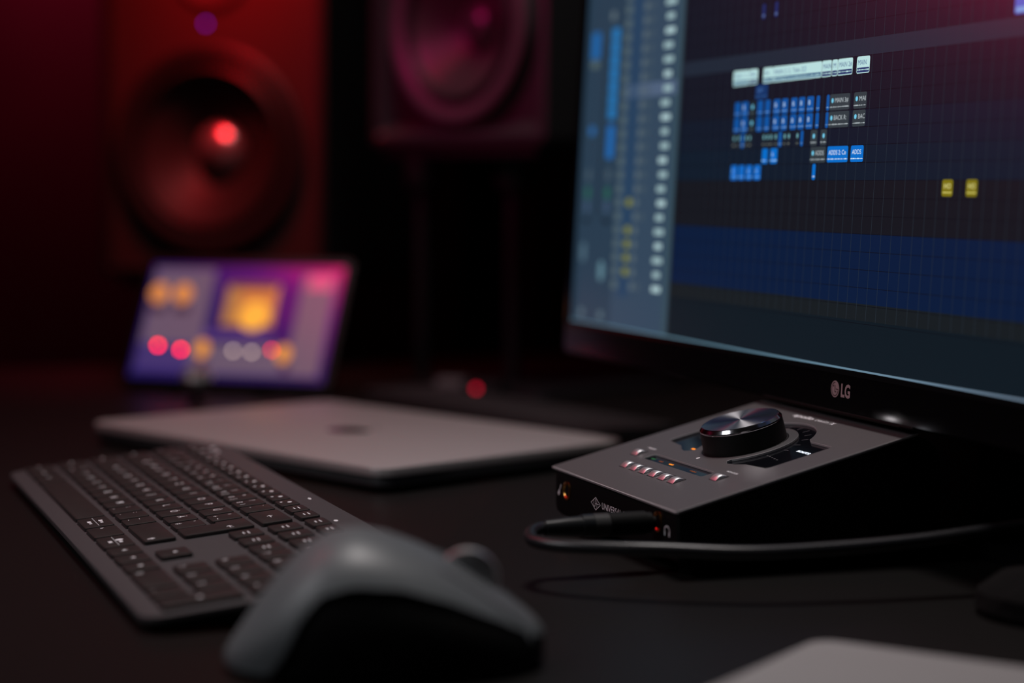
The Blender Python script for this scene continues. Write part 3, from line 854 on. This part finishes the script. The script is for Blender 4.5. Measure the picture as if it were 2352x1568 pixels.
# dark flat case behind the laptop
o = MB()
o.prism(rrect(-150, 185, -36, 36, 6, 4), 0, 9, 2)
o = o.build('document_folder', M_DARKGREY, None, (-12, 1568, 0), (0, 0, -0.975))
tag(o, 'thin dark grey case lying behind the closed laptop', 'case')

# ------------------------------------------------------------------ tilted tablet with stand
TY, TTI = -0.30, 0.50
tb = thing('tablet', 'small bright screen leaning back, showing audio plug-ins with glowing orange and red lights', 'tablet', (-335.5, 1728.8, 0), TY)
tc_, ts_ = math.cos(TTI), math.sin(TTI)
def TT_(p): return (p[0], p[1] * ts_ - p[2] * tc_, 12.5 + p[1] * tc_ + p[2] * ts_)
TWd, THt = 183.0, 109.5
b = MB()
b.T = Matrix(((1, 0, 0, 0), (0, ts_, -tc_, 0), (0, tc_, ts_, 12.5), (0, 0, 0, 1)))
b.prism(rrect(-7, TWd + 7, -9, THt + 8, 7, 6), -7, -0.3, 0.8, 0, 0.8)
b.build('tablet_case', M_BLACK, tb)
TS = MB(); tm = []; ti = {}
def temi(rgb, st=1.0):
    if (rgb, st) not in ti:
        ti[(rgb, st)] = len(tm); tm.append(glow('tablet_picture_%d' % len(tm), rgb, st, 0.3))
    return ti[(rgb, st)]
def tq(u0, u1, v0, v1, lay, rgb, st=1.0):
    z = lay * 0.03 - 0.2
    TS.add([TT_((u0 * TWd, v0 * THt, z)), TT_((u1 * TWd, v0 * THt, z)), TT_((u1 * TWd, v1 * THt, z)), TT_((u0 * TWd, v1 * THt, z))], [(0, 1, 2, 3)], temi(rgb, st))
def tdisc(u, v, rx, ry, lay, rgb, st=1.0):
    TS.add([TT_((u * TWd + rx * math.cos(a * math.pi / 8), v * THt + ry * math.sin(a * math.pi / 8), lay * 0.03 - 0.2)) for a in range(16)], [tuple(range(16))], temi(rgb, st))
# wallpaper: blue lower left to magenta upper right, in tiles
for i in range(16):
    for j in range(10):
        u, v = (i + .5) / 16, (j + .5) / 10
        k = max(0.0, min(1.0, (u * 0.9 + v * 1.0) - 0.95))
        c0, c1, c2 = (28, 22, 88), (72, 18, 104), (226, 20, 96)
        kk = k * 2 if k < .5 else (k - .5) * 2
        a_, b_ = (c0, c1) if k < .5 else (c1, c2)
        kk = min(1, kk)
        cc = tuple(int(a_[q] + (b_[q] - a_[q]) * kk) for q in range(3))
        tq(i / 16, (i + 1) / 16, j / 10, (j + 1) / 10, 0, cc)
tq(0.02, 0.335, 0.30, 0.96, 2, (102, 82, 102)); tq(0.02, 0.30, 0.06, 0.30, 2, (64, 50, 106))
tq(0.30, 0.83, 0.05, 0.31, 2, (100, 84, 104)); tq(0.34, 0.70, 0.36, 0.42, 2, (84, 60, 120))
tq(0.80, 0.965, 0.05, 0.93, 2, (106, 86, 102)); tq(0.83, 0.95, 0.80, 0.93, 3, (214, 84, 122))
tq(0.70, 0.78, 0.5, 0.8, 2, (62, 20, 96))
for u, v in ((0.058, 0.74), (0.187, 0.74)):
    tdisc(u, v, 8.5, 9.5, 4, (226, 138, 62)); tq(u - 0.03, u + 0.05, v - 0.17, v - 0.10, 4, (52, 30, 50))
for u, v in ((0.352, 0.26), (0.775, 0.24)): tdisc(u, v, 6.5, 8.5, 4, (236, 150, 50)); tq(u, u + 0.04, v - 0.16, v - 0.09, 4, (60, 20, 52))
tq(0.42, 0.685, 0.47, 0.83, 4, (206, 122, 60)); tq(0.42, 0.50, 0.47, 0.83, 5, (176, 118, 66))
tdisc(0.585, 0.56, 14, 14, 6, (255, 176, 62), 1.05); tq(0.435, 0.67, 0.79, 0.85, 6, (110, 60, 60))
for u, v in ((0.118, 0.276), (0.243, 0.245)): tdisc(u, v, 1.9, 1.9, 7, (255, 10, 12), 19)
for u, v in ((0.515, 0.250), (0.612, 0.245)): tdisc(u, v, 1.7, 1.7, 7, (255, 225, 205), 3.4)
tdisc(0.712, 0.268, 1.7, 1.7, 7, (255, 40, 40), 9)
TS.build('tablet_screen', tm, tb)
b = MB(); b.box(40, 145, 50, 58, 3, 62); b.box(30, 155, -14, 92, 0, 3); b.box(45, 60, -14, -9, 3, 12); b.box(125, 140, -14, -9, 3, 12)
b.build('tablet_stand', M_BLACK, tb)

# small pale knob-like thing in front of the tablet
kn2 = thing('desk_gadget', 'small rounded pinkish-silver gadget in front of the lower left of the tilted screen', 'gadget', (-257, 1610, 0), 0)
b = MB(); b.lathe([(9, 0), (9, 2), (4, 4), (3, 14)], 32); b.build('foot', M_BLACK, kn2)
b = MB(); b.lathe([(3, 14), (11, 17), (13.5, 22), (11, 28), (5, 31), (0.4, 32)], 32); b.build('head', M_SILVER, kn2)

# ------------------------------------------------------------------ loudspeakers
def speaker(label, loc, yaw, Wd, Ht, Dp, R_, zc, cone_mat, cap_mat, ring_mat, baffle_mat, frame=10, led=None, cap_bulge=1.0, rec=9.0, cx=0.0, slope=1.6, cab=None):
    """front face centred on x = 0 at y = 0, facing -Y, standing on z = 0"""
    t = thing('studio_speaker', label, 'loudspeaker', loc, yaw, None)
    hw = Wd / 2
    c = MB()
    def rg(ins, y, r=8): return [(x, y, z) for x, z in rrect(-hw + ins, hw - ins, ins, Ht - ins, max(r - ins * 0.4, 1), 4)][::-1]
    c.loft([rg(0, Dp), rg(0, 3), rg(1, 0.8), rg(2.6, 0), rg(frame, 0), rg(frame + slope, rec)], 0, True, True, False)
    c.build('cabinet', cab or M_CAB, t)
    bf = MB(); nb = 72; r0, r1_ = [], []
    for k in range(nb):
        a_ = 2 * math.pi * k / nb; dx, dz = math.cos(a_), math.sin(a_)
        x1 = hw - frame - slope + 0.1
        tt = min(x1 / abs(dx) if abs(dx) > 1e-6 else 1e9, ((Ht - frame - slope + 0.1 - zc) if dz > 0 else (zc - frame - slope + 0.1)) / abs(dz) if abs(dz) > 1e-6 else 1e9)
        r0.append((dx * tt, rec - 0.4, zc + dz * tt)); r1_.append((cx + dx * (R_ + 4), rec - 0.4, zc + dz * (R_ + 4)))
    r2_ = [(p_[0], 60, p_[2]) for p_ in r0]
    bf.loft([r2_, r0, r1_], 0, False, True, False); bf.build('baffle', baffle_mat, t)
    # raised round plate round the woofer
    pl = MB(); pl.lathe([(R_ + 5, -rec + 0.4), (R_ + 4, -1.0), (R_, 1.5), (R_ * 0.93, 1.0), (R_ * 0.86, -2.5), (R_ * 0.85, -6)], 72, 0, cx, zc, 'Y', False, False)
    # lathe z is measured towards the front; shift behind the frame
    r1 = pl.build('trim_ring', ring_mat, t)
    s = MB(); s.lathe([(R_ * 0.86, -5), (R_ * 0.84, -0.5), (R_ * 0.80, 2.0), (R_ * 0.76, -0.5), (R_ * 0.74, -5)], 72, 0, cx, zc, 'Y', False, False); s.build('surround', M_SURR, t)
    cn = MB(); cn.lathe([(R_ * 0.745, -5), (R_ * 0.60, -13), (R_ * 0.42, -24), (R_ * 0.25, -33)], 72, 0, cx, zc, 'Y', False, False); cn.build('woofer_cone', cone_mat, t)
    cp_ = MB(); q = R_ * 0.27
    cp_.lathe([(q, -33), (q * 0.92, -33 + 8 * cap_bulge), (q * 0.72, -33 + 14 * cap_bulge), (q * 0.4, -33 + 18.5 * cap_bulge), (0.5, -33 + 20 * cap_bulge)], 48, 0, cx, zc, 'Y', False, True); cp_.build('dust_cap', cap_mat, t)
    # tweeter with wave guide
    zt = zc + R_ + 86
    tw = MB(); tw.lathe([(44, -8.6), (43, -4), (38, -5), (24, -12), (14, -16)], 48, 0, 0, zt, 'Y', False, False); tw.build('tweeter_waveguide', baffle_mat, t)
    tw = MB(); tw.lathe([(14.5, -16), (12, -10), (7, -6.5), (0.5, -5.5)], 32, 0, 0, zt, 'Y', False, True); tw.build('tweeter_dome', M_SURR, t)
    if led:
        l = MB(); l.lathe([(1.7, -8.4), (1.7, -7.4), (0.3, -7.2)], 16, 0, led[0], led[1], 'Y'); l.build('status_light', led[2], t)
    return t


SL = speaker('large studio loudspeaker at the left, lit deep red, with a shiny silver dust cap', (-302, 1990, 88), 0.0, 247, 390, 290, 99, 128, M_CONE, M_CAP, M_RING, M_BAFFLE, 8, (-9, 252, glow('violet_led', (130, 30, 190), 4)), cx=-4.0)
SL.rotation_euler = (0, 0, -math.radians(18.3))
SR = speaker('studio loudspeaker on the double-post stand, angled left, with magenta glints on its woofer', (-52, 1740, 215), 0.0, 231, 345, 250, 84, 107, M_CONE2, mat('dark_dust_cap', (0.05, 0.045, 0.045), 0.3), mat('grey_trim_ring', (0.075, 0.062, 0.068), 0.42, 0, 0.5), M_CAB, 9, None, 0.7, rec=15.0, slope=11.0, cab=mat('grey_speaker_cabinet', (0.030, 0.029, 0.031), 0.36, 0, 0.5))
SR.rotation_euler = (0, 0, -math.radians(47))
# stand of the left speaker (on the floor, behind the desk end)
s1 = thing('speaker_stand', 'black floor stand under the large red-lit loudspeaker', 'speaker stand', (-302, 1990, -740), -math.radians(18.3))
MB().box(-105, 105, 8, 250, 818, 828).build('top_plate', M_STEEL, s1)
MB().box(-35, 35, 90, 160, 12, 818).build('column', M_STEEL, s1)
MB().box(-140, 140, -10, 260, 0, 12).build('base_plate', M_STEEL, s1)
# desk stand of the right speaker: two posts
s2 = thing('speaker_stand', 'black desk stand with two slim posts carrying the loudspeaker angled left', 'speaker stand', (-52, 1740, 0), -math.radians(47))
# the posts stand at the world points below
def loc2(x, y):
    a = math.radians(47); dx, dy = x + 52, y - 1740
    return dx * math.cos(a) - dy * math.sin(a), dx * math.sin(a) + dy * math.cos(a)
P1 = loc2(-82, 1800); P2 = loc2(0, 1756)
for P_ in (P1, P2):
    b = MB(); b.lathe([(6.5, 6), (6.5, 205)], 24, 0, P_[0], P_[1]); pp = b.build('post', M_STEEL, s2)
    b = MB(); b.lathe([(14, 178), (16, 182), (16, 206)], 24, 0, P_[0], P_[1]); b.build('post_clamp', M_STEEL, pp)
b = MB(); b.box(-100, 100, 4, 200, 206, 214.5); b.build('top_plate', M_STEEL, s2)
b = MB(); b.prism(rrect(-95, 105, 5, 190, 14), 0, 6, 1); b.build('base_plate', M_STEEL, s2)

# small blurred things on the desk behind the laptop
h1 = thing('usb_hub', 'small device with a pale end and red light on the desk by the double-post stand', 'usb hub', (-36, 1700, 0), -0.25)
b = MB(); b.prism(rrect(-30, 30, -12, 12, 3), 0, 14, 2); b.build('case', M_BLACK, h1)
b = MB(); b.box(-27, -4, -12.7, 8, 4, 14.6); b.build('pale_plate', M_SILVER, h1)
b = MB(); b.lathe([(2.2, 12), (2.2, 12.9), (0.4, 13.1)], 16, 0, 9, 8, 'Y'); b.build('red_light', M_REDLED, h1)

# ------------------------------------------------------------------ mouse
ms = thing('computer_mouse', 'out-of-focus graphite mouse with a tall hump, in the foreground right of the keyboard', 'mouse', (-47, 737, 0), 0.08)
def interp(P, u):
    for (a, fa), (b_, fb) in zip(P, P[1:]):
        if u <= b_:
            k = (u - a) / (b_ - a); k = k if len(P) > 20 else k
            return fa + (fb - fa) * k
    return P[-1][1]
HP = [(0, 6), (.04, 13.5), (.1, 24), (.17, 35), (.24, 43.5), (.3, 48.8), (.36, 51.3), (.42, 51.6), (.5, 49.8), (.6, 45.5), (.7, 39.5), (.8, 32), (.9, 24), (.97, 17.5), (1, 13)]
ZB = [(0, 3.2), (.15, 4), (.2, 13), (.25, 26), (.31, 33), (.4, 36), (.55, 34.5), (.7, 29), (.85, 21), (1, 11)]
def mouse_sec(x):
    u = (x + 60) / 120.0
    hwid = 41.5 * (max(0.0, 1 - abs(2 * u - 1) ** 2.8)) ** 0.5 * (1.0 - 0.10 * u) + 0.4
    return hwid, interp(HP, u)
N = 40
xs = [-60 + 120 * (0.5 - 0.5 * math.cos(math.pi * i / N)) for i in range(N + 1)]
PW = 0.80
def sec(x, a0, a1, n, k=1.0, base=3.0):
    hwid, hgt = mouse_sec(x); r = []
    for i in range(n + 1):
        a = math.radians(a0 + (a1 - a0) * i / n)
        y = -hwid * math.copysign(abs(math.cos(a)) ** 0.85, math.cos(a)) * k; z = base + (hgt - base) * max(0, math.sin(a)) ** PW * (k if k < 1 else 1)
        r.append((x, y, z))
    return r
b = MB(); b.loft([sec(x, 0, 180, 36, 0.955)[::-1] for x in xs], 0, True, True, True, closed=False)
b.build('side_body', M_RUBBER, ms, angle=80)
b = MB(); rings = []
for x in xs:
    u = (x + 60) / 120; hwid, hgt = mouse_sec(x)
    zb = min(interp(ZB, u), hgt - 1.5)
    a0 = math.degrees(math.asin(min(0.98, ((zb - 3) / (hgt - 3)) ** (1 / PW))))
    rings.append(sec(x, a0, 168, 34)[::-1])
b.loft(rings, 0, True, False, False, closed=False)
b.build('top_shell', M_MOUSE, ms, angle=80)
b = MB(); b.lathe([(8.5, -4), (11.5, -3), (12, 0), (11.5, 3), (8.5, 4)], 32, 0, 31, 32, 'Y'); b.build('scroll_wheel', M_CHROME, ms)
b = MB(); b.prism([(x, y) for x, y in rrect(-56, 56, -30, 30, 24, 8)], 0, 4); b.build('glide_base', M_BLACK, ms)
for y0, y1 in ((2, 18), (-18, -2)):
    bb = MB(); rings = []
    for i in range(8):
        x = 20 + 34 * i / 7
        hwid, hgt = mouse_sec(x); row_ = []
        for k in range(7):
            yy = y0 + (y1 - y0) * k / 6; c_ = min(0.999, (abs(yy) / hwid)) ** (1 / 0.85)
            row_.append((x, yy, 3.7 + (hgt - 3) * math.sqrt(1 - c_ * c_) ** PW))
        rings.append(row_)
    bb.loft(rings, 0, True, False, False, closed=False); bb.build('click_button', M_MOUSE, ms, angle=60)

# ------------------------------------------------------------------ pale flat object, bottom right
tp = thing('trackpad', 'pale grey flat slab with a rounded corner at the bottom right of the desk', 'trackpad', (126.5, 757, 0), -0.57)
b = MB(); b.prism(rrect(-8, 150, -108, 0, 10, 8), 0.6, 5.5, 0.8, 0, 0.5); b.build('pad', M_PALE, tp)
for x, y in ((4, -12), (138, -12), (4, -96), (138, -96)): MB().lathe([(4, 0), (4, 0.8)], 16, 0, x, y).build('foot', M_RUBBER, tp)

# dark low object at the right edge
bo = MB(); bo.lathe([(30, 0), (34, 3), (33, 10), (24, 17), (8, 20), (0.5, 20.5)], 40)
o = bo.build('dark_puck', M_MATTBLACK, None, (232, 832, 0)); tag(o, 'low black rounded object on the desk, cut off by the right edge of the picture', 'puck')
